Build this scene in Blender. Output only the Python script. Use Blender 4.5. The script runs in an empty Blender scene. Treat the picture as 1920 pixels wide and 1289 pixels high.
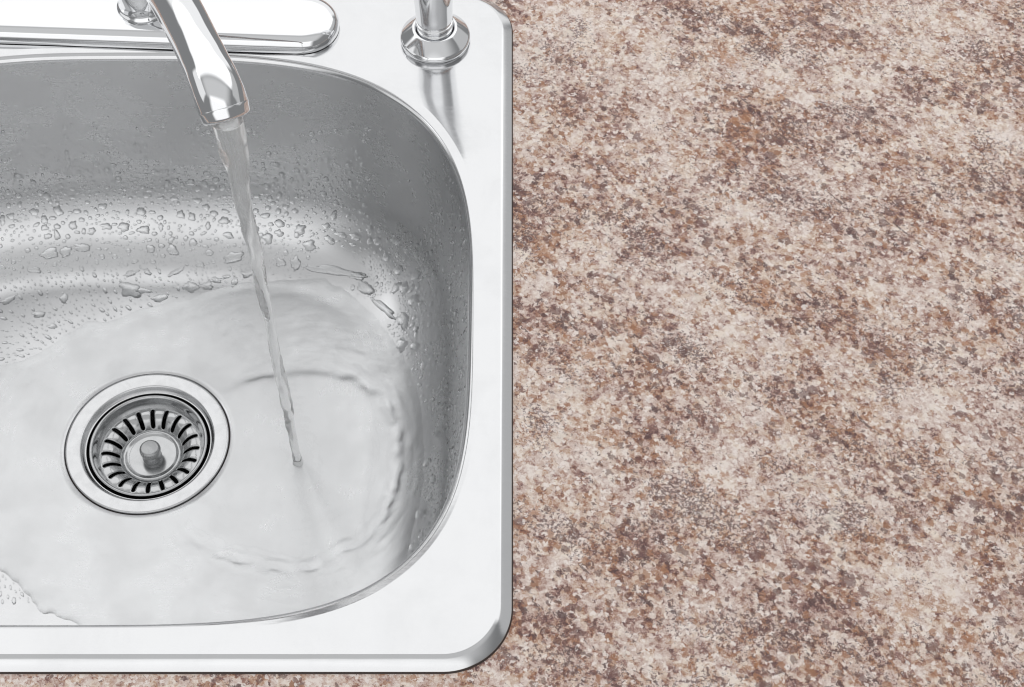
import bpy, bmesh, math, random
import numpy as np
from mathutils import Vector, noise
from mathutils.bvhtree import BVHTree
from mathutils.geometry import interpolate_bezier

scene = bpy.context.scene
R = math.radians
PI = math.pi

# ------------------------------------------------------------------ camera
F_PX, PITCH, CAM_H = 3150.0, R(55.6), 0.806      # focal length in px of a 1920 wide picture
cam_d = bpy.data.cameras.new('camera')
cam = bpy.data.objects.new('camera', cam_d)
scene.collection.objects.link(cam)
cam.location = (0, 0, CAM_H)
cam.rotation_euler = (PI / 2 - PITCH, 0, 0)
cam_d.sensor_width = 36
cam_d.lens = 36 * F_PX / 1920
cam_d.clip_start = 0.01
cam_d.clip_end = 50
scene.camera = cam

# ------------------------------------------------------------------ light
world = bpy.data.worlds.new('World')
scene.world = world
world.use_nodes = True
bg = world.node_tree.nodes['Background']
bg.inputs['Color'].default_value = (0.97, 0.985, 1, 1)
bg.inputs['Strength'].default_value = 0.24


def softbox(name, centre, sx, sy, radiance, target, soft=0.14):
    ld = bpy.data.lights.new(name, 'AREA')
    ld.shape = 'RECTANGLE'
    ld.size, ld.size_y = sx, sy
    ld.energy = radiance * PI * sx * sy
    # a diffuser that falls off towards its frame
    ld.use_nodes = True
    t = ld.node_tree
    em = t.nodes['Emission']
    sep = t.nodes.new('ShaderNodeSeparateXYZ')
    t.links.new(t.nodes.new('ShaderNodeNewGeometry').outputs['Parametric'], sep.inputs[0])
    prod = None
    for ax in ('X', 'Y'):
        m = t.nodes.new('ShaderNodeMath'); m.operation = 'PINGPONG'; m.inputs[1].default_value = 0.5
        t.links.new(sep.outputs[ax], m.inputs[0])
        r = t.nodes.new('ShaderNodeMapRange'); r.interpolation_type = 'SMOOTHSTEP'
        r.inputs['From Max'].default_value = soft
        t.links.new(m.outputs[0], r.inputs['Value'])
        if prod is None:
            prod = r.outputs[0]
        else:
            q = t.nodes.new('ShaderNodeMath'); q.operation = 'MULTIPLY'
            t.links.new(prod, q.inputs[0]); t.links.new(r.outputs[0], q.inputs[1])
            prod = q.outputs[0]
    t.links.new(prod, em.inputs['Strength'])
    ob = bpy.data.objects.new(name, ld)
    scene.collection.objects.link(ob)
    ob.location = centre
    d = Vector(target) - Vector(centre)
    ob.rotation_euler = d.to_track_quat('-Z', 'Y').to_euler()
    return ob


softbox('softbox_back', (-0.5, 2.14, 1.55), 6.4, 2.98, 0.94, (-0.5, 1.86, 0), 0.12)
softbox('softbox_overhead', (-0.3, -0.12, 1.75), 5.4, 2.60, 0.40, (-0.3, -0.12, 0), 0.30)
softbox('softbox_front', (-0.35, -1.55, 1.22), 3.8, 2.50, 0.90, (-0.3, 0.6, 0.2), 0.22)
softbox('softbox_rear', (-0.4, 3.60, 0.75), 5.6, 1.50, 0.75, (-0.3, 0.6, 0.3))
softbox('softbox_left', (-2.4, 0.5, 0.95), 2.2, 1.4, 0.65, (-0.2, 0.6, 0.0))
softbox('softbox_right', (2.3, 1.7, 1.05), 3.2, 1.6, 0.30, (0.2, 0.7, 0.0))

scene.view_settings.view_transform = 'Standard'
scene.view_settings.look = 'None'
scene.view_settings.exposure = 0.12
scene.view_settings.gamma = 1.0
scene.render.engine = 'CYCLES'
cy = scene.cycles
cy.use_denoising = True
cy.max_bounces = 14
cy.glossy_bounces = 8
cy.transmission_bounces = 10
cy.diffuse_bounces = 4
cy.caustics_reflective = True
cy.caustics_refractive = True
cy.blur_glossy = 0.3
cy.pixel_filter_type = 'BLACKMAN_HARRIS'
cy.filter_width = 1.15

random.seed(7)
np.random.seed(7)


# ------------------------------------------------------------------ helpers
def link(name, mesh, mat=None, parent=None, smooth=True):
    if mat:
        mesh.materials.append(mat)
    if smooth:
        mesh.polygons.foreach_set('use_smooth', [True] * len(mesh.polygons))
    ob = bpy.data.objects.new(name, mesh)
    scene.collection.objects.link(ob)
    if parent:
        ob.parent = parent
        ob.matrix_parent_inverse = parent.matrix_world.inverted()
    return ob


def from_py(name, verts, faces, mat=None, parent=None, smooth=True):
    m = bpy.data.meshes.new(name)
    m.from_pydata([tuple(v) for v in verts], [], faces)
    m.update()
    return link(name, m, mat, parent, smooth)


def tag(o, label=None, cat=None, group=None, kind=None):
    if label: o['label'] = label
    if cat: o['category'] = cat
    if group: o['group'] = group
    if kind: o['kind'] = kind
    return o


def empty(name, loc):
    o = bpy.data.objects.new(name, None)
    scene.collection.objects.link(o)
    o.location = loc
    o.empty_display_size = 0.02
    bpy.context.view_layer.update()
    return o


def loft(rings, closed_u=True, cap_last=False, flip=False):
    n = len(rings[0])
    verts = [p for r in rings for p in r]
    faces = []
    for i in range(len(rings) - 1):
        for j in range(n if closed_u else n - 1):
            k = (j + 1) % n
            f = (i * n + j, i * n + k, (i + 1) * n + k, (i + 1) * n + j)
            faces.append(f[::-1] if flip else f)
    if cap_last:
        base = (len(rings) - 1) * n
        f = tuple(range(base, base + n))
        faces.append(f[::-1] if flip else f)
    return verts, faces


DRAIN_SCALE = 0.972


def lathe(profile, centre, n=96, cap=False, flip=True):
    rings = []
    ks = DRAIN_SCALE if centre[2] < -0.1 else 1.0
    for r, z in profile:
        r *= ks
        rings.append([(centre[0] + r * math.cos(2 * PI * j / n), centre[1] + r * math.sin(2 * PI * j / n), centre[2] + z)
                      for j in range(n)])
    return loft(rings, cap_last=cap, flip=flip)


def fillet_profile(pts, rad, seg=5):
    """round the corners of a (r,z) polyline"""
    out = [pts[0]]
    for i in range(1, len(pts) - 1):
        a, b, c = (Vector(p) for p in (pts[i - 1], pts[i], pts[i + 1]))
        rr = rad[i] if isinstance(rad, (list, tuple)) else rad
        t = min(rr, (a - b).length * 0.48, (c - b).length * 0.48)
        if t < 1e-6:
            out.append(tuple(b)); continue
        p0 = b + (a - b).normalized() * t
        p2 = b + (c - b).normalized() * t
        for k in range(seg + 1):
            q = k / seg
            out.append(tuple(p0 * (1 - q) ** 2 + b * 2 * q * (1 - q) + p2 * q * q))
    out.append(pts[-1])
    return out


# ------------------------------------------------------------------ materials
class NT:
    def __init__(self, name):
        self.m = bpy.data.materials.new(name)
        self.m.use_nodes = True
        self.t = self.m.node_tree
        self.b = self.t.nodes['Principled BSDF']
        self.out = self.t.nodes['Material Output']

    def n(self, kind, **kw):
        nd = self.t.nodes.new(kind)
        for k, v in kw.items():
            setattr(nd, k, v)
        return nd

    def set(self, sock, v):
        if hasattr(v, 'links') or isinstance(v, bpy.types.NodeSocket):
            self.t.links.new(v, sock)
        else:
            sock.default_value = v

    def coord(self, kind='Object'):
        return self.n('ShaderNodeTexCoord').outputs[kind]

    def mapping(self, vec, scale=(1, 1, 1), rot=(0, 0, 0), loc=(0, 0, 0)):
        m = self.n('ShaderNodeMapping')
        self.set(m.inputs['Vector'], vec)
        m.inputs['Scale'].default_value = scale
        m.inputs['Rotation'].default_value = rot
        m.inputs['Location'].default_value = loc
        return m.outputs['Vector']

    def noise(self, vec, scale, detail=4, rough=0.5, dist=0.0, out='Fac'):
        t = self.n('ShaderNodeTexNoise')
        self.set(t.inputs['Vector'], vec)
        t.inputs['Scale'].default_value = scale
        t.inputs['Detail'].default_value = detail
        t.inputs['Roughness'].default_value = rough
        t.inputs['Distortion'].default_value = dist
        return t.outputs[out]

    def math(self, op, a, b=0.0, c=None, clamp=False):
        m = self.n('ShaderNodeMath', operation=op)
        m.use_clamp = clamp
        self.set(m.inputs[0], a)
        self.set(m.inputs[1], b)
        if c is not None:
            self.set(m.inputs[2], c)
        return m.outputs[0]

    def step(self, v, lo, hi, a=0.0, b=1.0):
        m = self.n('ShaderNodeMapRange', interpolation_type='SMOOTHSTEP')
        self.set(m.inputs['Value'], v)
        self.set(m.inputs['From Min'], lo)
        self.set(m.inputs['From Max'], hi)
        m.inputs['To Min'].default_value = a
        m.inputs['To Max'].default_value = b
        return m.outputs['Result']

    def mix(self, f, a, b, blend='MIX'):
        m = self.n('ShaderNodeMix', data_type='RGBA', blend_type=blend)
        self.set(m.inputs['Factor'], f)
        self.set(m.inputs['A'], a if not isinstance(a, tuple) else (*a, 1))
        self.set(m.inputs['B'], b if not isinstance(b, tuple) else (*b, 1))
        return m.outputs['Result']

    def bump(self, h, strength, dist, normal=None):
        b = self.n('ShaderNodeBump')
        b.inputs['Strength'].default_value = strength
        b.inputs['Distance'].default_value = dist
        self.set(b.inputs['Height'], h)
        if normal is not None:
            self.set(b.inputs['Normal'], normal)
        return b.outputs['Normal']


def mat_chrome():
    k = NT('polished_chrome')
    k.b.inputs['Metallic'].default_value = 1
    k.b.inputs['Base Color'].default_value = (0.79, 0.795, 0.805, 1)
    c = k.coord()
    sm = k.noise(c, 55, 4, 0.6)
    k.set(k.b.inputs['Roughness'], k.step(sm, 0.35, 0.8, 0.045, 0.10))
    k.set(k.b.inputs['Normal'], k.bump(k.noise(c, 38, 1, 0.4), 0.25, 0.0006))
    return k.m


def mat_deck():
    k = NT('satin_steel_deck')
    k.b.inputs['Metallic'].default_value = 1
    c = k.coord()
    sm = k.noise(c, 26, 6, 0.62, 0.4)
    col = k.mix(k.step(sm, 0.4, 0.75), (0.69, 0.693, 0.70), (0.66, 0.663, 0.67))
    fine = k.noise(k.mapping(c, (35, 700, 35), (0, 0, R(3))), 1.0, 3, 0.6)
    k.set(k.b.inputs['Base Color'], col)
    r = k.math('ADD', k.step(sm, 0.35, 0.8, 0.075, 0.14), k.step(fine, 0.3, 0.8, 0.0, 0.05))
    k.set(k.b.inputs['Roughness'], r)
    n1 = k.bump(k.noise(c, 16, 1.5, 0.4), 0.30, 0.0010)
    n2 = k.bump(fine, 0.05, 0.0002, n1)
    k.set(k.b.inputs['Normal'], n2)
    return k.m


def mat_bowl():
    k = NT('brushed_steel_bowl')
    k.b.inputs['Metallic'].default_value = 1
    uv = k.coord('UV')
    c = k.coord()
    b1 = k.noise(k.mapping(uv, (22, 650, 1)), 1.0, 3, 0.65)
    cl = k.noise(c, 34, 5, 0.6, 0.3)
    # pits and specks
    sp = k.noise(c, 620, 2, 0.5)
    spot = k.step(sp, 0.77, 0.81)
    # long fine scratches in random directions
    w1 = k.noise(k.mapping(c, (28, 900, 120), (0, 0, R(38))), 1.0, 2, 0.5)
    w2 = k.noise(k.mapping(c, (900, 24, 120), (0, 0, R(17))), 1.0, 2, 0.5)
    scr = k.math('MAXIMUM', k.step(w1, 0.70, 0.76), k.step(w2, 0.71, 0.77))
    sp2 = k.n('ShaderNodeSeparateXYZ'); k.set(sp2.inputs[0], c)
    onwall2 = k.step(sp2.outputs['Z'], -0.162, -0.125, 0.35, 1.0)
    col = k.mix(k.step(cl, 0.35, 0.7), (0.675, 0.678, 0.684), (0.645, 0.647, 0.652))
    col = k.mix(k.math('MULTIPLY', onwall2, k.step(b1, 0.25, 0.8, 0.0, 0.06)), col, (0.56, 0.56, 0.565))
    col = k.mix(k.math('MULTIPLY', spot, 0.5), col, (0.35, 0.34, 0.33))
    k.set(k.b.inputs['Base Color'], col)
    r = k.math('ADD', k.math('ADD', k.step(sp2.outputs['Z'], -0.163, -0.115, 0.265, 0.25), k.step(b1, 0.3, 0.75, 0.0, 0.02)), k.step(cl, 0.3, 0.8, 0.0, 0.06))
    r = k.math('ADD', r, k.math('MULTIPLY', scr, 0.03))
    k.set(k.b.inputs['Roughness'], r)
    n3 = k.bump(k.noise(c, 22, 1, 0.4), 0.25, 0.0010)
    k.set(k.b.inputs['Normal'], n3)
    return k.m


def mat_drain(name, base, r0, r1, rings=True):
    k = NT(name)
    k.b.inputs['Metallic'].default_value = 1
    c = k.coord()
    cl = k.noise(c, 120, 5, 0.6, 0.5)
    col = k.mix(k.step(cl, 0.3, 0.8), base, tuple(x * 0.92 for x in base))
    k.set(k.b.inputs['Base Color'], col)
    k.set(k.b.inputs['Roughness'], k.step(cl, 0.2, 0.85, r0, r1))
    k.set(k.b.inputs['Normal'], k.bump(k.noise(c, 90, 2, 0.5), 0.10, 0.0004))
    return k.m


def mat_water(name='clear_water', bump=True, rough=0.0, clear=1.0):
    k = NT(name)
    b = k.b
    b.inputs['Base Color'].default_value = (0.985, 0.99, 0.99, 1)
    b.inputs['Transmission Weight'].default_value = clear
    b.inputs['IOR'].default_value = 1.333
    b.inputs['Roughness'].default_value = rough
    if bump:
        c = k.coord()
        k.set(b.inputs['Normal'], k.bump(k.noise(c, 260, 2, 0.5), 0.12, 0.0005))
    return k.m


def mat_seal_shade():  # seal colour, also used for the painted shadow line round the sink
    k = NT('dark_seal_and_shade')
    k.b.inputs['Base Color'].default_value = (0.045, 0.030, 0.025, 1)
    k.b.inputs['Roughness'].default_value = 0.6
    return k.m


def mat_counter():
    k = NT('granite_print_laminate')
    c0 = k.coord()

    def at(vec, rot, sc, loc):          # turn, stretch, then shift the pattern space
        return k.mapping(k.mapping(vec, (1, 1, 1), (0, 0, R(rot))), sc, (0, 0, 0), (*loc, 0))

    def warp(vec, scale, detail, amount):
        sub = k.n('ShaderNodeVectorMath', operation='SUBTRACT')
        k.set(sub.inputs[0], k.noise(vec, scale, detail, 0.65, 0, 'Color')); sub.inputs[1].default_value = (0.5, 0.5, 0.5)
        mul = k.n('ShaderNodeVectorMath', operation='SCALE')
        k.set(mul.inputs[0], sub.outputs[0]); mul.inputs['Scale'].default_value = amount
        add = k.n('ShaderNodeVectorMath', operation='ADD')
        k.set(add.inputs[0], vec); k.set(add.inputs[1], mul.outputs[0])
        return add.outputs[0]

    c = warp(c0, 380, 3, 0.0058)      # torn crystal edges

    def cells(vec, scale):
        v = k.n('ShaderNodeTexVoronoi', voronoi_dimensions='2D')
        k.set(v.inputs['Vector'], vec)
        v.inputs['Scale'].default_value = scale
        s_ = k.n('ShaderNodeSeparateColor')
        k.set(s_.inputs[0], v.outputs['Color'])
        return s_.outputs[0], s_.outputs[1], v.outputs['Distance']

    def centred(x, amp):
        return k.math('MULTIPLY', k.math('SUBTRACT', x, 0.5), amp)

    def add(*a):
        r = a[0]
        for b in a[1:]:
            r = k.math('ADD', r, b)
        return r

    def ramp(v, stops):
        r = k.n('ShaderNodeValToRGB')
        k.set(r.inputs['Fac'], v)
        e = r.color_ramp.elements
        e[0].position, e[0].color = stops[0][0], (*stops[0][1], 1)
        e[1].position, e[1].color = stops[-1][0], (*stops[-1][1], 1)
        for p_, c_ in stops[1:-1]:
            x = e.new(p_); x.color = (*c_, 1)
        return r.outputs['Color']

    zone = k.noise(at(c0, 40, (0.85, 1.1, 1), (0.37, 0.11)), 14, 3, 0.55)     # brown or pale regions
    zone3 = k.noise(at(c0, 25, (0.8, 1.1, 1), (9, 4)), 17, 3, 0.6)             # warm or cool regions
    m1 = k.noise(at(c, 40, (0.95, 1.05, 1), (1.3, 6.2)), 75, 5, 0.66)
    m2 = k.noise(at(c, 42, (0.95, 1.05, 1), (4, 9)), 260, 4, 0.68)
    ca1, cb1, cd1 = cells(at(c, 40, (0.95, 1.05, 1), (0, 0)), 215)
    ca2, cb2, cd2 = cells(at(c, 40, (0.95, 1.05, 1), (3, 7)), 460)

    v = add(0.482, centred(ca1, 0.20), centred(ca2, 0.30), centred(m1, 1.12), centred(m2, 0.95), centred(zone, -0.50), centred(k.noise(c0, 800, 2, 0.65), 0.50))
    warm = add(0.5, centred(zone3, 1.6), centred(cb1, 0.8), centred(cb2, 0.35))
    def plateaus(cols, cuts, w=0.012):
        st = [(0.0, cols[0])]
        for q, a_, b_ in zip(cuts, cols, cols[1:]):
            st += [(q - w, a_), (q + w, b_)]
        return st + [(1.0, cols[-1])]
    cuts = (0.12, 0.225, 0.335, 0.445, 0.575, 0.72)
    cool_c = ramp(v, plateaus([(0.105, 0.058, 0.057), (0.190, 0.108, 0.100), (0.300, 0.185, 0.162), (0.455, 0.335, 0.290), (0.575, 0.478, 0.435), (0.67, 0.60, 0.56), (0.76, 0.715, 0.675)], cuts))
    warm_c = ramp(v, plateaus([(0.125, 0.064, 0.054), (0.235, 0.115, 0.082), (0.345, 0.185, 0.118), (0.465, 0.315, 0.232), (0.565, 0.45, 0.37), (0.665, 0.58, 0.505), (0.76, 0.705, 0.635)], cuts))
    col = k.mix(k.step(warm, 0.25, 0.85), cool_c, warm_c)

    def layer(col, vec, scale, detail, rough, base, zn, amp, width, colour, opacity):
        n_ = k.noise(vec, scale, detail, rough)
        lo = k.math('SUBTRACT', base, k.math('MULTIPLY', k.math('SUBTRACT', zn, 0.5), amp))
        return k.mix(k.math('MULTIPLY', k.step(n_, lo, k.math('ADD', lo, width)), opacity), col, colour)

    # separate chips: some cells of the two cell patterns, ragged and darker where the region is brown
    def chips(col, rnd, dist, share, zamp, size, colour, opacity):
        lim = add(1 - share, centred(zone, -zamp))
        pick = k.step(rnd, lim, k.math('ADD', lim, 0.01))
        shape = k.step(dist, size, size + 0.08, 1.0, 0.0)
        return k.mix(k.math('MULTIPLY', k.math('MULTIPLY', pick, shape), opacity), col, colour)
    ca3, cb3, cd3 = cells(at(warp(c, 150, 3, 0.007), 40, (0.9, 1.1, 1), (12, 5)), 120)
    col = chips(col, ca3, cd3, 0.085, 0.8, 0.36, (0.165, 0.092, 0.086), 0.72)
    col = chips(col, cb1, cd1, 0.085, 0.7, 0.40, (0.140, 0.075, 0.070), 0.66)
    col = chips(col, k.math('FRACT', k.math('MULTIPLY', cb1, 7.3)), cd1, 0.09, 0.3, 0.45, (0.355, 0.185, 0.105), 0.70)
    col = chips(col, cb2, cd2, 0.085, 0.8, 0.42, (0.125, 0.070, 0.066), 0.74)
    col = chips(col, k.math('FRACT', k.math('MULTIPLY', cb2, 5.7)), cd2, 0.13, -0.4, 0.46, (0.81, 0.78, 0.755), 0.78)
    # orange-rust stains
    col = layer(col, at(c, 35, (0.8, 1.15, 1), (7, 3)), 70, 5, 0.68, 0.640, zone3, 0.75, 0.08, (0.40, 0.195, 0.095), 0.62)
    # dark chips
    col = layer(col, at(c, 44, (0.8, 1.2, 1), (4, 9)), 150, 4, 0.66, 0.625, zone, 0.42, 0.03, (0.105, 0.060, 0.060), 0.88)
    # thin dark veins running down to the right
    col = layer(col, at(c0, 50, (0.36, 1.9, 1), (1, 5)), 120, 4, 0.66, 0.675, zone, 0.35, 0.03, (0.125, 0.080, 0.076), 0.8)
    # peppering in clusters, then pale flakes
    pz = k.noise(at(c0, 30, (0.8, 1.2, 1), (3, 3)), 22, 3, 0.62)
    col = layer(col, c0, 520, 3, 0.70, 0.612, pz, 0.80, 0.04, (0.135, 0.082, 0.080), 0.80)
    col = layer(col, at(c, 38, (0.8, 1.2, 1), (6, 6)), 520, 3, 0.72, 0.592, zone, -0.25, 0.04, (0.80, 0.77, 0.75), 0.66)
    col = layer(col, at(c, 38, (0.8, 1.2, 1), (8, 8)), 62, 5, 0.62, 0.660, zone, -0.5, 0.06, (0.72, 0.68, 0.62), 0.75)
    col = k.mix(1.0, col, (1.04, 0.978, 0.950), 'MULTIPLY')
    k.set(k.b.inputs['Base Color'], col)
    k.b.inputs['Roughness'].default_value = 0.5
    k.b.inputs['Specular IOR Level'].default_value = 0.35
    return k.m


M = dict(chrome=mat_chrome(), deck=mat_deck(), bowl=mat_bowl(),
         flange=mat_drain('drain_steel', (0.64, 0.643, 0.65), 0.17, 0.25),
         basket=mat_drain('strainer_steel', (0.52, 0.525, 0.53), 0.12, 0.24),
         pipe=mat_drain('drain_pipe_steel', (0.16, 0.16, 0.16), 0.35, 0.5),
         knob=mat_drain('knob_steel', (0.40, 0.405, 0.41), 0.24, 0.36),
         water=mat_water(), stream=mat_water('stream_water', False, 0.12, 0.82), drop=mat_water('drop_water', False),
         seal_shade=mat_seal_shade(), counter=mat_counter())

# ------------------------------------------------------------------ plan curves
BC = (-0.250, 0.579)             # bowl centre
BA, BB, BN, BN_FRONT = 0.2235, 0.2025, 3.05, 3.9   # bowl opening: superellipse
X0, X1, Y0, Y1, RC = -0.500, 0.0, 0.3495, 0.8440, 0.036   # outer edge of the sink
OC = ((X0 + X1) / 2, (Y0 + Y1) / 2)
DC = (-0.2459, 0.5853)             # drain centre
FLOOR_Z, DRAIN_Z = -0.1606, -0.1665
NA = 960


def bowl_curve(inset):
    th = np.linspace(0, 2 * PI, NA, endpoint=False)
    c, s = np.cos(th), np.sin(th)
    nn = np.where(s < 0, BN_FRONT, BN)
    r = (np.abs(c / BA) ** nn + np.abs(s / BB) ** nn) ** (-1 / nn)
    x, y = r * c, r * s
    nx = np.sign(x) * np.abs(x / BA) ** (nn - 1) / BA
    ny = np.sign(y) * np.abs(y / BB) ** (nn - 1) / BB
    l = np.hypot(nx, ny)
    return np.stack([BC[0] + x - inset * nx / l, BC[1] + y - inset * ny / l], 1)


def outer_curve(inset):
    """rounded rectangle sampled by polar angle around the bowl centre"""
    x0, x1, y0, y1, r = X0 + inset, X1 - inset, Y0 + inset, Y1 - inset, RC - inset
    pts = []
    for cx, cy_, a0 in ((x1 - r, y1 - r, 0), (x0 + r, y1 - r, PI / 2), (x0 + r, y0 + r, PI), (x1 - r, y0 + r, 1.5 * PI)):
        for k in range(65):
            a = a0 + PI / 2 * k / 64
            pts.append((cx + r * math.cos(a), cy_ + r * math.sin(a)))
    p = np.array(pts)
    ang = np.unwrap(np.arctan2(p[:, 1] - BC[1], p[:, 0] - BC[0]))
    pp = np.vstack([p, p[:1]])
    aa = np.append(ang, ang[0] + 2 * PI)
    th = np.linspace(0, 2 * PI, NA, endpoint=False)
    th = np.where(th < aa[0], th + 2 * PI, th)
    return np.stack([np.interp(th, aa, pp[:, 0]), np.interp(th, aa, pp[:, 1])], 1)


def ring(curve, z):
    return [(p[0], p[1], z) for p in curve]


# ------------------------------------------------------------------ the setting: countertop
def build_counter():
    n = NA
    hole = outer_curve(0.012)
    cx, cy_ = BC
    ax0, ax1, ay0, ay1 = -0.58, 0.52, 0.24, 0.95
    far = []
    for j in range(n):
        a = 2 * PI * j / n
        dx, dy = math.cos(a), math.sin(a)
        t = min(((ax1 if dx > 0 else ax0) - cx) / dx if abs(dx) > 1e-9 else 9,
                ((ay1 if dy > 0 else ay0) - cy_) / dy if abs(dy) > 1e-9 else 9)
        far.append((cx + dx * t, cy_ + dy * t))
    top = -0.0056
    rings = [ring(hole, top - 0.032), ring(hole, top), [(p[0], p[1], top) for p in far],
             [(p[0], p[1], top - 0.032) for p in far]]
    v, f = loft(rings, flip=True)
    ob = from_py('countertop', v, f, M['counter'], None, smooth=False)
    tag(ob, 'beige and brown granite print laminate countertop around the sink', None, None, 'structure')


build_counter()

# ------------------------------------------------------------------ the sink
sink = tag(empty('kitchen_sink', (BC[0], BC[1], FLOOR_Z)),
           'stainless steel drop-in kitchen sink with rounded bowl set in the countertop', 'sink')


def lip_profile():
    """(inset, z): deck level outside the opening, over the lip and down the wall"""
    out = [(-0.0086, 0.0), (-0.0081, -0.00004), (-0.0075, -0.00016), (-0.0069, -0.00036)]
    r = 0.0056
    for k in range(1, 13):
        a = R(10) + (R(84) - R(10)) * k / 12
        out.append((-0.0066 + (r + 0.0006) * math.sin(a), -0.0006 - r * (1 - math.cos(a)) * 0.95))
    return out


LIP = lip_profile()


def wall_profile():
    d0, z0 = LIP[-1]
    d1, z1 = 0.0140, -0.104
    out = [(d0 + (d1 - d0) * (k / 16) ** 1.12, z0 + (z1 - z0) * k / 16) for k in range(17)]
    ra, rb = 0.056, FLOOR_Z - z1
    for k in range(1, 31):
        a = PI / 2 * k / 30
        out.append((d1 + ra * (1 - math.cos(a)) + 0.005 * math.sin(a), z1 + rb * math.sin(a)))
    return out


WALL = wall_profile()


def build_sink():
    # deck with its turned-down edge, up to the lip
    rings = []
    for d, z in fillet_profile([(0.0004, -0.0049), (0.0, -0.0043), (0.0062, -0.0006), (0.0078, 0.0000), (0.0088, 0.0)],
                               [0, 0.0004, 0.0012, 0.0005, 0], 4):
        rings.append(ring(outer_curve(d), z))
    o2, b0 = outer_curve(0.0088), bowl_curve(-0.0086)
    for k in range(1, 8):
        q = k / 8
        rings.append([(o2[j][0] * (1 - q) + b0[j][0] * q, o2[j][1] * (1 - q) + b0[j][1] * q, 0.0) for j in range(NA)])
    for d, z in LIP:
        rings.append(ring(bowl_curve(d), z))
    v, f = loft(rings)
    from_py('sink_deck', v, f, M['deck'], sink)

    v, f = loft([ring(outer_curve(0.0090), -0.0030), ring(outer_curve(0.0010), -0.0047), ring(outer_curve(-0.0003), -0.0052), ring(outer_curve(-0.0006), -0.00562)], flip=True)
    from_py('edge_seal_and_shade', v, f, M['seal_shade'], sink)  # brown seal, widened past the edge to paint in the contact shadow

    # bowl
    rings, vv = [], []
    length = 0.0
    prev = WALL[0]
    for d, z in WALL:
        length += math.hypot(d - prev[0], z - prev[1]); prev = (d, z)
        rings.append(ring(bowl_curve(d), z)); vv.append(length)
    edge = bowl_curve(WALL[-1][0])
    nf = 26
    rd = 0.0575 * DRAIN_SCALE
    for k in range(1, nf + 1):
        q = k / nf
        rr = []
        for p in edge:
            dx, dy = p[0] - DC[0], p[1] - DC[1]
            l = math.hypot(dx, dy)
            ex, ey = DC[0] + dx / l * rd, DC[1] + dy / l * rd
            z = FLOOR_Z + (DRAIN_Z - FLOOR_Z) * (q ** 1.08)
            rr.append((p[0] + (ex - p[0]) * q, p[1] + (ey - p[1]) * q, z))
        rings.append(rr); vv.append(length + q * 0.1)
    for rad, dz in ((0.0572, -0.0004), (0.0570, -0.0030), (0.0550, -0.0040)):
        rr = []
        for p in edge:
            dx, dy = p[0] - DC[0], p[1] - DC[1]
            l = math.hypot(dx, dy)
            rr.append((DC[0] + dx / l * rad * DRAIN_SCALE, DC[1] + dy / l * rad * DRAIN_SCALE, DRAIN_Z + dz))
        rings.append(rr); vv.append(length + 0.103)
    v, f = loft(rings)
    ob = from_py('sink_bowl', v, f, M['bowl'], sink)
    me = ob.data
    uv = me.uv_layers.new(name='UVMap')
    b = bowl_curve(0.0)
    arc = np.concatenate([[0], np.cumsum(np.hypot(*np.diff(np.vstack([b, b[:1]]), axis=0).T))])
    li = np.empty(len(me.loops), dtype=np.int32)
    me.loops.foreach_get('vertex_index', li)
    js, is_ = li % NA, li // NA
    U = arc[js].copy()
    # close the seam: last face column uses the full length
    lp = U.reshape(-1, 4)
    wrap = (lp.max(1) - lp.min(1)) > 0.5
    lp[wrap] = np.where(lp[wrap] < 0.1, lp[wrap] + arc[-1], lp[wrap])
    co = np.stack([lp.reshape(-1), np.array(vv)[is_]], 1).astype(np.float32)
    uv.data.foreach_set('uv', co.reshape(-1))
    return ob, v, f


bowl_ob, bowl_v, bowl_f = build_sink()
bvh = BVHTree.FromPolygons([Vector(p) for p in bowl_v], bowl_f)

# drain: flange ring, throat and pipe are fixed to the sink
c3 = (DC[0], DC[1], DRAIN_Z)
prof = fillet_profile([(0.0540, -0.0030), (0.0563, -0.0022), (0.0563, 0.0004), (0.0552, 0.0009), (0.0462, 0.0001), (0.0445, -0.0030),
                       (0.0436, -0.0040), (0.0428, -0.0040), (0.0426, -0.0160), (0.040, -0.034)], [0, .0003, .0006, .0008, .0009, .0007, .0005, .0004, .002, 0], 4)
v, f = lathe(prof, c3, 128)
from_py('drain_flange', v, f, M['flange'], sink)
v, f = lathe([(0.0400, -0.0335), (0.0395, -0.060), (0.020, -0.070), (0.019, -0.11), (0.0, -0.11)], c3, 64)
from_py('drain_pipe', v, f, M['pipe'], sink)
v, f = lathe([(0.0578, -0.0026), (0.0556, -0.0023)], c3, 96)
from_py('drain_seal', v, f, M['seal_shade'], sink)

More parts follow.
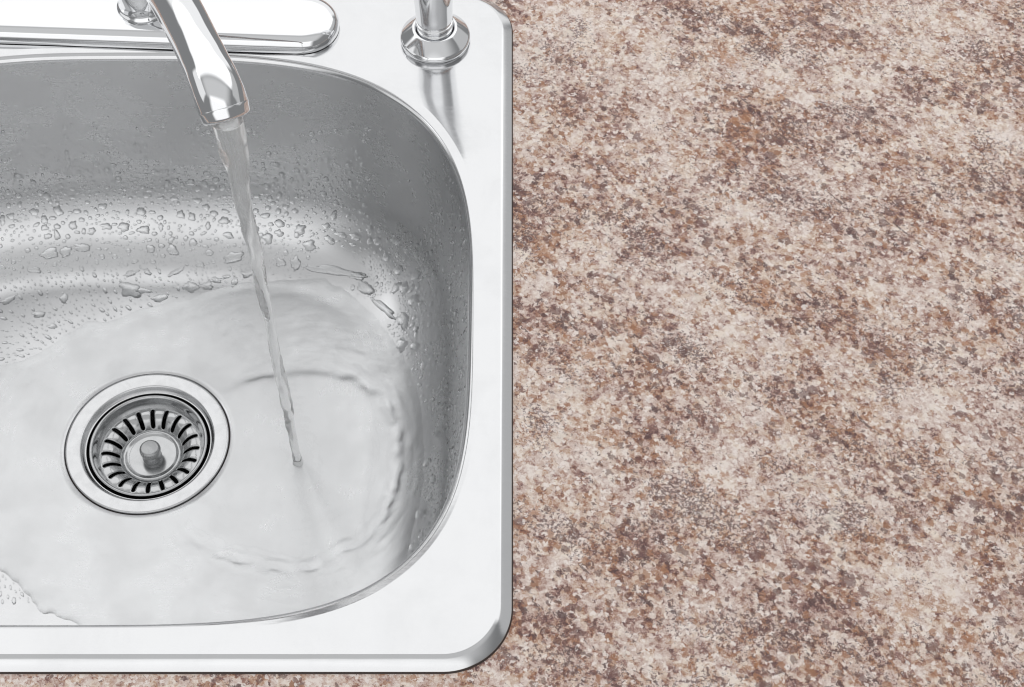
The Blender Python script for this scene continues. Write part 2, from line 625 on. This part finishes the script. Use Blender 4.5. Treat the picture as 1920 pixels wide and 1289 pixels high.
# ------------------------------------------------------------------ strainer basket in the drain
def build_strainer():
    t = tag(empty('strainer_basket', (DC[0], DC[1], DRAIN_Z - 0.02)),
            'round slotted steel strainer basket with centre knob sitting in the drain', 'strainer')
    # rim and cup wall down to the slotted ring
    rim = fillet_profile([(0.0402, -0.0068), (0.0410, -0.0036), (0.0400, -0.0026), (0.0386, -0.0034), (0.0372, -0.0085), (0.0352, -0.0112)],
                         [0, .0008, .0008, .0008, .002, 0], 4)
    v, f = lathe(rim, c3, 120)
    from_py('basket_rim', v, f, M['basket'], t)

    def zr(r):     # slotted ring: convex shoulder falling inwards
        q = (0.0352 - r) / (0.0352 - 0.0205)
        return -0.0112 - 0.0075 * q ** 1.7 + 0.0022 * math.sin(PI * q)

    r_out, r_in = 0.0352, 0.0205
    s_out, s_in, hw = 0.0343, 0.0218, 0.00148
    verts, faces = [], []
    ns = 20
    n_arc = 7
    for s in range(ns):
        a0 = 2 * PI * s / ns + R(4)
        half = PI / ns
        # slot outline (stadium) and the sector outline with the same number of points, both counter-clockwise from inner right
        slot, sec = [], []
        for k in range(n_arc):      # outer end
            b = -PI / 2 + PI * k / (n_arc - 1)
            slot.append((s_out - hw + hw * math.cos(b), hw * math.sin(b)))
            sec.append((r_out, -half + 2 * half * k / (n_arc - 1)))
        m = 6
        for k in range(1, m):
            q = k / m
            slot.append((s_out - hw + (s_in - s_out + 2 * hw) * q, hw))
            sec.append((r_out + (r_in - r_out) * q, half))
        for k in range(n_arc):
            b = PI / 2 + PI * k / (n_arc - 1)
            slot.append((s_in + hw + hw * math.cos(b), hw * math.sin(b)))
            sec.append((r_in, half - 2 * half * k / (n_arc - 1)))
        for k in range(1, m):
            q = k / m
            slot.append((s_in + hw + (s_out - s_in - 2 * hw) * q, -hw))
            sec.append((r_in + (r_out - r_in) * q, -half))
        base = len(verts)
        N = len(slot)
        for lev in range(4):
            for (rs, ws), (re, ae) in zip(slot, sec):
                rr = rs; aa = ws / rs
                if lev == 0: r_, a_ = re, ae
                elif lev == 1: r_, a_ = rr + (re - rr) * 0.28, aa + (ae - aa) * 0.28
                else: r_, a_ = rr, aa
                z = zr(min(max(r_, r_in), r_out)) - (0.00025 if lev == 2 else 0.0022 if lev == 3 else 0)
                rk = r_ * DRAIN_SCALE
                verts.append((c3[0] + rk * math.cos(a0 + a_), c3[1] + rk * math.sin(a0 + a_), c3[2] + z))
        for lev in range(3):
            for k in range(N):
                k2 = (k + 1) % N
                faces.append((base + lev * N + k, base + lev * N + k2, base + (lev + 1) * N + k2, base + (lev + 1) * N + k))
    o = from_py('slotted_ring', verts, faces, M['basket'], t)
    bm = bmesh.new(); bm.from_mesh(o.data)
    bmesh.ops.remove_doubles(bm, verts=bm.verts, dist=1e-6)
    bmesh.ops.recalc_face_normals(bm, faces=bm.faces)
    bm.to_mesh(o.data); bm.free()
    zi = zr(r_in)
    dish = fillet_profile([(0.0205, zi), (0.0202, zi + 0.0016), (0.0190, zi + 0.0020), (0.0168, zi + 0.0004), (0.006, zi + 0.0000), (0.0, zi + 0.0)],
                          [0, .0006, .0008, .0015, .002, 0], 4)
    v, f = lathe(dish, c3, 96)
    from_py('centre_dish', v, f, M['basket'], t)
    kn = fillet_profile([(0.0070, zi - .0002), (0.0064, zi + .0015), (0.0060, zi + .0030), (0.0058, zi + .0048), (0.0068, zi + .0060), (0.0074, zi + .0076), (0.0072, zi + .0102), (0.0058, zi + .0116), (0.0, zi + .0122)],
                        [0, .001, .001, .0008, .0005, .0005, .0010, .0006, 0], 4)
    v, f = lathe(kn, c3, 64)
    from_py('knob', v, f, M['knob'], t)


build_strainer()

# ------------------------------------------------------------------ faucet
OUT = Vector((-0.1424, 0.5672, 0.1730))        # outlet of the spout
HUB = Vector((-0.2480, 0.8120, 0.0))


def sweep(pts, radii, side, n=48, cap=True):
    rings = []
    for i, p in enumerate(pts):
        a = pts[max(i - 1, 0)]; b = pts[min(i + 1, len(pts) - 1)]
        tan = (b - a).normalized()
        s = side
        u = s.cross(tan).normalized()
        r = radii[i]
        rings.append([tuple(p + s * (r * math.cos(2 * PI * j / n)) + u * (r * math.sin(2 * PI * j / n))) for j in range(n)])
    return loft(rings, flip=True), rings


def catmull(P, vals, seg=10):
    out = []
    n = len(P)
    for i in range(n - 1):
        p0, p1, p2, p3 = P[max(i - 1, 0)], P[i], P[i + 1], P[min(i + 2, n - 1)]
        for k in range(seg):
            q = k / seg
            pt = 0.5 * ((2 * p1) + (p2 - p0) * q + (2 * p0 - 5 * p1 + 4 * p2 - p3) * q * q + (3 * p1 - p0 - 3 * p2 + p3) * q ** 3)
            out.append((pt, vals[i] + (vals[i + 1] - vals[i]) * (q * q * (3 - 2 * q))))
    out.append((P[-1], vals[-1]))
    return out


def build_faucet():
    t = tag(empty('kitchen_faucet', (HUB.x, HUB.y, 0)),
            'polished chrome faucet with long deck plate and curved spout pouring water', 'faucet')
    # deck plate: stadium with a domed top, turned a little on the deck
    L, rad = 0.1330, 0.0240
    cx, cyy, rot = HUB.x, 0.8120, R(-2.7)
    prof = [(0.0, 0.0006), (-0.0003, 0.0030), (0.0002, 0.0052), (0.0016, 0.0078), (0.0036, 0.0096), (0.0062, 0.0110), (0.0095, 0.0119),
            (0.0135, 0.0124), (0.018, 0.0126), (0.0225, 0.0127)]
    prof = fillet_profile(prof, 0.0012, 3)
    rings = []
    n_arc = 40
    for d, z in prof:
        rr = max(rad - d, 0.0002)
        rg = []
        for sgn, a0 in ((1, -PI / 2), (-1, PI / 2)):
            for k in range(n_arc + 1):
                a = a0 + PI * k / n_arc
                rg.append((sgn * (L - rad) + rr * math.cos(a), rr * math.sin(a)))
            for k in range(1, 24):
                q = k / 24
                x = sgn * (L - rad) * (1 - 2 * q)
                rg.append((x, sgn * rr))
        rings.append([(cx + x * math.cos(rot) - y * math.sin(rot), cyy + x * math.sin(rot) + y * math.cos(rot), z) for x, y in rg])
    v, f = loft(rings, cap_last=True)
    from_py('deck_plate', v, f, M['chrome'], t)
    # hub on the plate
    hp = fillet_profile([(0.0178, 0.0122), (0.0176, 0.0140), (0.0158, 0.0158), (0.0152, 0.0200), (0.0165, 0.0300), (0.0176, 0.044), (0.0170, 0.056), (0.0128, 0.066), (0.0, 0.067)],
                        [0, .0006, .001, .002, .006, .006, .004, .004, 0], 5)
    v, f = lathe(hp, (HUB.x + 0.0035, HUB.y + 0.0035, 0), 72)
    from_py('spout_hub', v, f, M['chrome'], t)
    # spout
    dv = Vector((OUT.x - HUB.x, OUT.y - HUB.y, 0))
    fwd = dv.normalized()
    side = Vector((-fwd.y, fwd.x, 0))
    path = [(0, .060), (0.01, .082), (0.06, .104), (0.16, .129), (0.30, .147), (0.45, .161), (0.60, .1715), (0.72, .1800), (0.82, .1853), (0.89, .1877), (0.938, .1876), (0.966, .1848), (0.984, .1803)]
    rads = [.0122, .0126, .0130, .0132, .0132, .0131, .0128, .0122, .0120, .0122, .0127, .0130, .0130]
    P = [Vector((HUB.x + dv.x * a, HUB.y + dv.y * a, z)) for a, z in path]
    cr = catmull(P, rads, 9)
    (v, f), rings = sweep([c[0] for c in cr], [c[1] for c in cr], side, 56)
    from_py('spout', v, f, M['chrome'], t)
    # outlet ring with its recessed aerator
    end, tan = cr[-1][0], (cr[-1][0] - cr[-3][0]).normalized()
    u = side.cross(tan).normalized()

    def disc(prof_, name, mat, par):
        rr = []
        for r_, a_ in prof_:
            rr.append([tuple(end + tan * a_ + side * (r_ * math.cos(2 * PI * j / 56)) + u * (r_ * math.sin(2 * PI * j / 56))) for j in range(56)])
        vv, ff = loft(rr, flip=True)
        return from_py(name, vv, ff, mat, par)
    ringp = fillet_profile([(0.0122, -0.0012), (0.0130, -0.0009), (0.0131, 0.0002), (0.0124, 0.0050), (0.0112, 0.0062), (0.0104, 0.0058), (0.0100, 0.001), (0.0, 0.001)],
                           [0, .0004, .0005, .0012, .0008, .0005, .0003, 0], 4)
    a = disc(ringp, 'outlet_ring', M['chrome'], t)
    disc([(0.0099, 0.0012), (0.0085, 0.0035), (0.0, 0.0036)], 'aerator', M['basket'], a)


build_faucet()

# ------------------------------------------------------------------ side sprayer
def build_sprayer():
    cx, cyy = -0.0508, 0.7960
    t = tag(empty('side_sprayer', (cx, cyy, 0)),
            'chrome side sprayer standing in a flared round base at the sink corner', 'sprayer')
    bp = fillet_profile([(0.0215, 0.0003), (0.0228, 0.0012), (0.0234, 0.0036), (0.0226, 0.0052), (0.0146, 0.0122), (0.0132, 0.0126), (0.0122, 0.0105), (0.0118, 0.008)],
                        [0, .0006, .0012, .0010, .0009, .0008, .0005, 0], 5)
    v, f = lathe(bp, (cx, cyy, 0), 96)
    from_py('flared_base', v, f, M['chrome'], t)
    cp = fillet_profile([(0.0117, 0.008), (0.0119, 0.0125), (0.0108, 0.0131), (0.0108, 0.0146), (0.0122, 0.0152), (0.0124, 0.0178), (0.0112, 0.0184), (0.0112, 0.0198), (0.0118, 0.0204)],
                        [0, .0004, .0003, .0003, .0004, .0005, .0003, .0003, 0], 3)
    v, f = lathe(cp, (cx, cyy, 0), 72)
    from_py('ringed_collar', v, f, M['chrome'], t)
    hp = fillet_profile([(0.0114, 0.0196), (0.0120, 0.0205), (0.0123, 0.0300), (0.0131, 0.046), (0.0139, 0.062), (0.0146, 0.082), (0.0152, 0.100), (0.0140, 0.112), (0.0, 0.116)],
                        [0, .0006, .006, .008, .008, .008, .006, .004, 0], 5)
    v, f = lathe(hp, (cx, cyy, 0), 72)
    from_py('handle', v, f, M['chrome'], t)


build_sprayer()

# ------------------------------------------------------------------ water on the bowl floor
IMP = Vector((OUT.x, OUT.y))
outline = [(-.420, .600), (-.395, .640), (-.360, .655), (-.345, .660), (-.329, .671), (-.317, .682), (-.305, .692), (-.292, .693), (-.279, .697), (-.266, .705), (-.254, .708),
           (-.236, .711), (-.217, .719), (-.190, .726), (-.165, .727), (-.140, .728), (-.127, .721), (-.116, .713), (-.104, .701), (-.095, .690), (-.081, .667), (-.073, .650),
           (-.067, .631), (-.061, .605), (-.058, .571), (-.059, .538), (-.065, .507), (-.072, .480), (-.085, .455), (-.110, .440), (-.160, .434), (-.220, .434), (-.266, .444),
           (-.277, .457), (-.286, .459), (-.293, .464), (-.300, .464), (-.306, .470), (-.314, .479), (-.318, .484), (-.331, .494), (-.350, .515), (-.390, .550)]


def dense(poly, seg=8, jitter=0.0016):
    P = [Vector((x, y)) for x, y in ((x * 0.9842, y * 0.9842) for x, y in poly)]
    n = len(P); out = []
    for i in range(n):
        p0, p1, p2, p3 = P[i - 1], P[i], P[(i + 1) % n], P[(i + 2) % n]
        for k in range(seg):
            q = k / seg
            pt = 0.5 * ((2 * p1) + (p2 - p0) * q + (2 * p0 - 5 * p1 + 4 * p2 - p3) * q * q + (3 * p1 - p0 - 3 * p2 + p3) * q ** 3)
            w = noise.noise_vector(Vector((pt.x * 95, pt.y * 95, 3)))
            w2 = noise.noise_vector(Vector((pt.x * 240, pt.y * 240, 9)))
            out.append((pt.x + w.x * jitter + w2.x * jitter * .5, pt.y + w.y * jitter + w2.y * jitter * .5))
    return np.array(out)


POLY = dense(outline)


def signed_dist(X, Y):
    """positive inside the film"""
    a = POLY; b = np.roll(POLY, -1, 0)
    best = np.full(X.shape, 1e9); inside = np.zeros(X.shape, bool)
    for (ax, ay), (bx, by) in zip(a, b):
        dx, dy = bx - ax, by - ay
        t = np.clip(((X - ax) * dx + (Y - ay) * dy) / (dx * dx + dy * dy + 1e-18), 0, 1)
        d = (X - ax - t * dx) ** 2 + (Y - ay - t * dy) ** 2
        best = np.minimum(best, d)
        cond = ((ay > Y) != (by > Y)) & (X < (bx - ax) * (Y - ay) / (by - ay + 1e-18) + ax)
        inside ^= cond
    return np.where(inside, 1, -1) * np.sqrt(best)


def film_extra(x, y):
    """relief of the film: thin disc round the impact, rough jump ring, streaming ripples outside"""
    dx, dy = x - IMP.x, y - IMP.y
    r = math.hypot(dx, dy)
    a = math.atan2(dy, dx)
    ca, sa = math.cos(a), math.sin(a)
    rj = 0.0665 * (1 + 0.10 * abs(sa)) - 0.004 * ca
    if ca < -0.35:
        rj += 0.012 * (-ca - 0.35)
    rj += 0.0035 * noise.noise(Vector((ca * 2.2, sa * 2.2, 1.5))) + 0.0016 * noise.noise(Vector((ca * 9, sa * 9, 5.5)))
    q = (r - rj)
    h = 0.0
    k = 1 / (1 + math.exp(-q / 0.0020)) if abs(q) < .03 else (0.0 if q < 0 else 1.0)
    h += 0.0006 * k
    lump = 0.65 + 0.6 * noise.noise(Vector((ca * 7, sa * 7, r * 120)))
    side = 1.0 if ca > -0.45 else max(0.25, 1 - (-ca - 0.45) * 1.6)
    h += 0.0016 * (1.0 + 0.6 * (1 - max(0.0, sa))) * lump * side * math.exp(-((q - 0.004) / 0.0045) ** 2)
    h += 0.0005 * side * math.exp(-((q - 0.013) / 0.003) ** 2) * (0.6 + noise.noise(Vector((ca * 6, sa * 6, 2))))
    if q < 0:
        h += 0.00005 * math.sin(r * 1100 + 2 * noise.noise(Vector((ca, sa, 3)))) * math.exp(-((r - 0.052) / 0.012) ** 2)
        h += 0.00006 * noise.noise(Vector((ca * 3, sa * 3, r * 260)))
    else:
        fade = min(1.0, q / 0.006)
        dens = math.exp(-q / 0.05) * 0.7 + 0.3
        wv = noise.noise(Vector((ca * 5.5, sa * 5.5, r * 210))) + 0.6 * noise.noise(Vector((ca * 12 + 4, sa * 12, r * 420)))
        h += 0.00033 * fade * dens * wv
        h += 0.00010 * fade * noise.noise(Vector((x * 130, y * 130, 7)))
    return h


SD_STEP, SD_GRID = 0.0011, []


def build_film():
    step = SD_STEP
    xs = np.arange(-0.425, -0.044, step); ys = np.arange(0.415, 0.735, step)
    X, Y = np.meshgrid(xs, ys)
    sd = signed_dist(X, Y)
    SD_GRID.append(sd.copy())
    rdr = np.hypot(X - DC[0], Y - DC[1])
    sdr = rdr - 0.0565
    sd = np.minimum(sd, np.where(sdr > 0, sdr * 0.35, sdr))
    ny, nx = X.shape
    idx = -np.ones(X.shape, int)
    verts = []
    for i in range(ny):
        for j in range(nx):
            s = sd[i, j]
            if s < -0.0022:
                continue
            x, y = X[i, j], Y[i, j]
            hit = bvh.ray_cast(Vector((x, y, 0.05)), Vector((0, 0, -1)))
            if hit[0] is None:
                continue
            z, nrm = hit[0].z, hit[1]
            steep = 1.0 / max(0.35, abs(nrm.z))
            rt = max(0, min(1, (x + 0.13) / 0.05))
            prof_ = 1 - math.exp(-max(s, 0) / (0.0027 + 0.008 * rt)) if s > 0 else s / 0.0022
            base = 0.0010 * (1 - 0.5 * rt) * prof_ - 0.00006
            e = film_extra(x, y) * (1 - 0.6 * max(0, min(1, (x + 0.078) / 0.02))) * (0 if s < 0 else min(1, s / 0.006))
            idx[i, j] = len(verts)
            verts.append((x, y, z + (base + e) * steep))
    faces = []
    for i in range(ny - 1):
        for j in range(nx - 1):
            q = (idx[i, j], idx[i, j + 1], idx[i + 1, j + 1], idx[i + 1, j])
            if min(q) >= 0:
                faces.append(tuple(int(a) for a in q))
    ob = from_py('water', verts, faces, M['water'])
    tag(ob, 'shallow clear water film spreading over the sink floor', None, None, 'structure')


build_film()

# ------------------------------------------------------------------ stream from the spout
def build_stream():
    z0, z1 = 0.1770, -0.1653
    n, m = 40, 260
    keys = [(0, .0080), (.06, .0076), (.14, .0058), (.24, .0043), (.36, .0035), (.5, .0034), (.65, .0033), (.8, .0031), (.93, .0029), (.965, .0030), (.985, .0032), (1, .0038)]
    rings = []
    for i in range(m + 1):
        q = i / m
        for (a, ra), (b, rb) in zip(keys, keys[1:]):
            if a <= q <= b:
                w = (q - a) / (b - a); w = w * w * (3 - 2 * w); r0 = ra + (rb - ra) * w; break
        z = z0 + (z1 - z0) * q
        tw = 2.6 * q * PI + 0.5
        ecc = min(1, 0.15 + q * 3) * (0.10 + 0.30 * abs(math.sin(q * 9.5 + .3))) * (1 if .05 < q < .96 else .2)
        bead = 0.06 * math.sin(q * 118 + 2 * math.sin(q * 31)) * max(0, min(1, (q - .55) / .3)) * (1 if q < .96 else .2)
        cx = OUT.x + 0.0010 * noise.noise(Vector((q * 7, 0, 0))) + 0.0006 * noise.noise(Vector((q * 23, 4, 0)))
        cyy = OUT.y + 0.0010 * noise.noise(Vector((q * 7, 8, 0)))
        rg = []
        for j in range(n):
            a = 2 * PI * j / n
            rr = r0 * (1 + bead) * (1 + ecc * 0.5 * math.cos(2 * (a - tw)) + 0.08 * math.cos(3 * a + q * 16) * min(1, q * 4)
                                    + 0.13 * min(1, q * 4) * noise.noise(Vector((math.cos(a) * 1.1, math.sin(a) * 1.1, q * 14))))
            rg.append((cx + rr * math.cos(a), cyy + rr * math.sin(a), z))
        rings.append(rg)
    v, f = loft(rings, flip=True)
    b0 = len(v)
    v = list(v)
    f = list(f)
    f.append(tuple(range(n)))
    f.append(tuple(range(b0 - n, b0))[::-1])
    ob = from_py('water_stream', v, f, M['stream'])
    bm = bmesh.new(); bm.from_mesh(ob.data)
    bmesh.ops.recalc_face_normals(bm, faces=bm.faces)
    bm.to_mesh(ob.data); bm.free()
    tag(ob, 'clear twisting stream of water falling from the chrome spout', 'water stream')


build_stream()

# ------------------------------------------------------------------ drops on the bowl walls
CAMP = Vector((0, 0, CAM_H))
cS, cC = math.sin(PITCH), math.cos(PITCH)


def look(px, py):
    """the bowl surface seen in the direction of a photo point"""
    u, v = px - 960, py - 644.5
    d = Vector((u, 0, 0)) + F_PX * Vector((0, cC, -cS)) + v * Vector((0, -cS, -cC))
    d.normalize()
    h = bvh.ray_cast(CAMP, d)
    return h


def drop_mesh(c, nrm, ra, rb, ang, seed, detail, height=0.42, rough=0.25):
    """a sessile drop: irregular outline, ra x rb half axes, hugging the steel"""
    t1 = Vector((0, 0, 1)).cross(nrm)
    if t1.length < 1e-3: t1 = Vector((1, 0, 0))
    t1.normalize(); t2 = nrm.cross(t1).normalized()
    nseg, lev = (26, 8) if detail else (12, 4)
    verts, faces = [], []
    hh = height * min(ra, rb)
    ca, sa = math.cos(ang), math.sin(ang)

    def put(x, y, h):
        p = c + t1 * (x * ca - y * sa) + t2 * (x * sa + y * ca)
        near = bvh.find_nearest(p)
        if near[0] is None: return p + nrm * h
        nn = near[1]
        if nn.dot(nrm) < 0: nn = -nn
        return near[0] + nn * h
    verts.append(put(0, 0, hh))
    for l in range(1, lev + 1):
        q = l / lev
        q = math.sin(q * PI / 2)
        for j in range(nseg):
            a = 2 * PI * j / nseg
            w = 1 + rough * noise.noise(Vector((math.cos(a) * 1.4 + seed * 3.1, math.sin(a) * 1.4, seed))) * 1.7 \
                + (rough * .6 * noise.noise(Vector((math.cos(a) * 3 + seed, math.sin(a) * 3, seed * 2))) if detail else 0)
            h = hh * (1 - q ** 2) ** 0.62 if q < 1 else -0.00015
            verts.append(put(ra * w * q * math.cos(a), rb * w * q * math.sin(a), h))
    for j in range(nseg):
        faces.append((0, 1 + j, 1 + (j + 1) % nseg))
    for l in range(lev - 1):
        for j in range(nseg):
            k = (j + 1) % nseg
            faces.append((1 + l * nseg + j, 1 + (l + 1) * nseg + j, 1 + (l + 1) * nseg + k, 1 + l * nseg + k))
    return verts, faces


placed = {}
CELL = 0.012


def put_down(p, r):
    placed.setdefault((int(p.x // CELL), int(p.y // CELL), int(p.z // CELL)), []).append((p, r))


def free(p, r):
    a, b, c = int(p.x // CELL), int(p.y // CELL), int(p.z // CELL)
    for i in (a - 1, a, a + 1):
        for j in (b - 1, b, b + 1):
            for k in (c - 1, c, c + 1):
                for q, s_ in placed.get((i, j, k), ()):
                    if (p - q).length < (r + s_) * 1.02:
                        return False
    return True


def film_dist(x, y):
    i, j = int(round((y - 0.415) / SD_STEP)), int(round((x + 0.425) / SD_STEP))
    g = SD_GRID[0]
    if 0 <= i < g.shape[0] and 0 <= j < g.shape[1]:
        return float(g[i, j])
    return -0.05


def in_film(p, margin):
    if math.hypot(p.x - DC[0], p.y - DC[1]) < 0.061: return True
    return p.z < -0.10 and film_dist(p.x, p.y) > -margin


def pxscale(p):
    return F_PX / (p.y * cC + (CAM_H - p.z) * cS)


# the large drops and runs of the photograph: (x, y, half width px, half height px, tilt, label)
NAMED = [
    (95, 476, 18, 9, .1, None), (124, 472, 11, 9, .5, None), (154, 465, 16, 8, -.2, None), (243, 543, 22, 14, -.45, 'large lobed water drop low on the back wall, left of the stream'),
    (357, 540, 15, 12, 0, None), (387, 537, 13, 7, -.2, None), (438, 482, 17, 10, .15, None), (464, 512, 13, 9, .3, None), (282, 467, 9, 8, .3, None), (323, 470, 9, 12, .2, None),
    (107, 442, 6, 10, 0, None), (83, 413, 7, 8, 0, None), (137, 423, 7, 9, 0, None), (199, 425, 11, 6, 0, None), (231, 426, 10, 8, 0, None), (270, 432, 11, 7, 0, None), (265, 397, 8, 9, 0, None),
    (360, 407, 7, 9, 0, None), (420, 415, 9, 8, .2, None), (302, 425, 5, 7, 0, None), (362, 455, 8, 7, 0, None), (393, 474, 8, 6, 0, None), (502, 448, 10, 9, 0, None), (524, 420, 8, 8, 0, None), (563, 430, 11, 9, .2, None),
    (557, 441, 6, 6, 0, None), (523, 437, 8, 7, 0, None), (580, 460, 11, 10, .1, None), (618, 450, 11, 7, -.2, None), (553, 396, 7, 6, 0, None), (536, 388, 6, 5, 0, None), (612, 425, 7, 6, 0, None),
    (555, 494, 9, 13, 0, None), (525, 493, 9, 8, 0, None), (640, 440, 12, 6, .3, None), (667, 444, 11, 7, .2, None), (694, 430, 7, 8, 0, None), (693, 452, 5, 9, 0, None), (708, 451, 7, 8, 0, None), (742, 451, 8, 8, 0, None),
    (622, 508, 52, 8, .16, 'long wavy run of water along the foot of the back wall, right of the stream'),
    (672, 518, 18, 8, .45, None), (685, 541, 16, 13, -.1, 'big rounded water drop hanging just above the water edge behind the stream'),
    (722, 580, 30, 8, .25, 'long irregular water run by the water edge below the bowl corner'), (756, 603, 14, 13, .2, 'big round water drop on the right of the bowl corner'),
    (754, 645, 12, 11, 0, None), (778, 650, 9, 9, 0, None), (777, 565, 10, 13, 0, None), (743, 540, 6, 14, 0, None), (758, 540, 9, 13, 0, None), (772, 541, 4, 10, .2, None),
    (780, 516, 8, 11, 0, None), (748, 507, 10, 8, .4, None), (724, 482, 6, 8, 0, None), (762, 468, 5, 6, 0, None), (780, 474, 6, 6, 0, None), (780, 629, 11, 4, -.3, None), (795, 686, 9, 6, -.2, None),
    (780, 617, 6, 5, 0, None), (788, 965, 9, 10, .3, None), (802, 867, 6, 8, .4, None), (820, 815, 5, 8, .2, None), (812, 900, 8, 5, 0, None), (778, 1025, 10, 9, 0, None), (806, 933, 6, 5, 0, None),
    (73, 590, 12, 6, -.3, None), (66, 507, 13, 6, -.2, None), (15, 563, 14, 5, .2, None), (120, 560, 7, 8, 0, None), (330, 510, 18, 5, .6, None), (245, 513, 14, 5, .4, None), (375, 497, 9, 5, -.4, None), (275, 509, 12, 5, -.5, None),
    (440, 528, 6, 10, 0, None), (405, 525, 12, 5, -.1, None), (424, 519, 7, 4, 0, None), (300, 560, 14, 8, .3, None), (265, 545, 16, 6, -.2, None), (98, 613, 9, 5, -.2, None),
    (276, 367, 8, 5, 0, None), (371, 354, 7, 5, 0, None), (399, 352, 7, 5, 0, None), (326, 372, 7, 5, 0, None), (302, 371, 8, 3, .1, None), (330, 338, 6, 4, 0, None), (384, 345, 6, 6, .4, None), (273, 312, 5, 4, 0, None),
    (506, 372, 6, 5, 0, None), (548, 378, 6, 5, 0, None), (136, 370, 7, 4, 0, None), (115, 338, 6, 3, 0, None), (50, 356, 7, 3, .2, None), (280, 356, 6, 5, 0, None),
]

stuff_v, stuff_f = [], []
PLACES = {
    'side': ('water drops on the dark right wall of the bowl', 'clear water drop clinging to the dark right wall of the sink bowl'),
    'behind': ('water drops on the back wall right of the stream', 'clear water drop on the back wall of the bowl, right of the falling stream'),
    'high': ('small water drops on the grey back wall left of the stream', 'small clear water drop on the plain grey back wall, left of the falling stream'),
    'low': ('water drops on the bright curve left of the stream', 'clear water drop on the bright curved foot of the back wall, left of the stream')}


def add_named(p, n_, ra, rb, ang, label, seed, rough, height):
    v_, f_ = drop_mesh(p, n_, ra, rb, ang, seed, True, height, rough)
    ob = from_py('water_drop', [Vector(q) - p for q in v_], f_, M['drop'])
    ob.location = p
    place = 'side' if p.x > -0.088 else 'behind' if p.x > OUT.x - 0.01 else 'high' if p.z > -0.115 else 'low'
    grp, lab = PLACES[place]
    tag(ob, label or lab, 'water drop', None if label else grp)


def frame_sizes(p, n_, hw, hh):
    """half sizes on the steel from half sizes seen: undo the slant of the surface"""
    s = pxscale(p)
    view = (CAMP - p).normalized()
    t1 = Vector((0, 0, 1)).cross(n_)
    if t1.length < 1e-3: t1 = Vector((1, 0, 0))
    t1.normalize(); t2 = n_.cross(t1)
    f1 = max(0.35, math.sqrt(max(0, 1 - t1.dot(view) ** 2)))
    f2 = max(0.35, math.sqrt(max(0, 1 - t2.dot(view) ** 2)))
    return t1, t2, s, f1, f2


count = 0
for i, (px, py, hw, hh, ang, lab) in enumerate(NAMED):
    loc, n_, _, _ = look(px, py)
    if loc is None: continue
    if n_.dot(CAMP - loc) < 0: n_ = -n_
    if in_film(loc, 0.0005): continue
    t1, t2, s, f1, f2 = frame_sizes(loc, n_, hw, hh)
    big = max(hw, hh) > 20
    # long runs are chains of overlapping lobes in one mesh would self-cross; a single stretched outline reads better
    ra, rb = hw / s / f1, hh / s / f2
    add_named(loc, n_, ra, rb, ang, lab, i * 1.37, 0.34 if min(hw, hh) > 5 else 0.42, 0.75 if hw < 14 else 0.6)
    put_down(loc, max(ra, rb) * .8)
    count += 1

rng = random.Random(11)
tries = 0
small = 0
while tries < 70000 and small < 6500:
    tries += 1
    px, py = rng.uniform(-60, 890), rng.uniform(118, 1130)
    if tries % 3 == 0: px = rng.uniform(690, 890)
    if 300 < px < 700 and py > 560: continue
    right = px > 690
    # density and size as the photo shows them
    if not right:
        if py < 235: d, lo, hi = 0.02, 1.2, 2.2
        elif py < 300: d, lo, hi = 0.10 + 0.75 * (py - 235) / 65, 1.2, 3.2
        elif py < 390: d, lo, hi = 1.0, 1.4, 4.6
        elif py < 470: d, lo, hi = 0.70, 1.6, 6.2
        elif py < 540: d, lo, hi = 0.90, 1.2, 4.2
        else: d, lo, hi = 0.70, 1.2, 4.5
        if px > 480 and py < 330: d *= 0.5
    else:
        if py < 260: d, lo, hi = 0.03, 1.1, 2
        elif py < 400: d, lo, hi = 0.28, 1.1, 2.8
        else: d, lo, hi = 1.0, 1.2, 4.2
        if px > 850: d *= 0.35
    if rng.random() > d: continue
    loc, n_, _, _ = look(px, py)
    if loc is None or loc.z > -0.012: continue
    if n_.dot(CAMP - loc) < 0: n_ = -n_
    if in_film(loc, 0.0012): continue
    t1, t2, s, f1, f2 = frame_sizes(loc, n_, 1, 1)
    rp = 1.3 * (lo + (hi - lo) * rng.random() ** 2.0)
    if not right and 240 < py < 400: rp *= 1.15
    el = rng.uniform(0.75, 1.5)
    ra, rb = rp * el / s / f1, rp / el / s / f2
    ang = rng.uniform(-.5, .5)
    if right:
        ra, rb = rp * 0.72 / s / f1, rp * 1.25 / s / max(f2, .5)
    elif py > 500:
        ra, rb = rp * 0.7 / s / f1, rp * 1.35 / s / f2
        ang = rng.uniform(.3, .8)
    if not free(loc, max(ra, rb)): continue
    put_down(loc, max(ra, rb))
    small += 1
    if rp > 6.2 and count < 280:
        add_named(loc, n_, ra, rb, ang, None, small * .77, .28, .75)
        count += 1
        continue
    v_, f_ = drop_mesh(loc, n_, ra, rb, ang, small * 0.77, False, 0.95, 0.22)
    b = len(stuff_v)
    stuff_v += [tuple(q) for q in v_]
    stuff_f += [tuple(b + k for k in q) for q in f_]
ob = from_py('water_droplets', stuff_v, stuff_f, M['drop'])
tag(ob, 'spray of tiny water droplets all over the bowl walls', None, None, 'stuff')
print('drops', count, 'droplets', small)
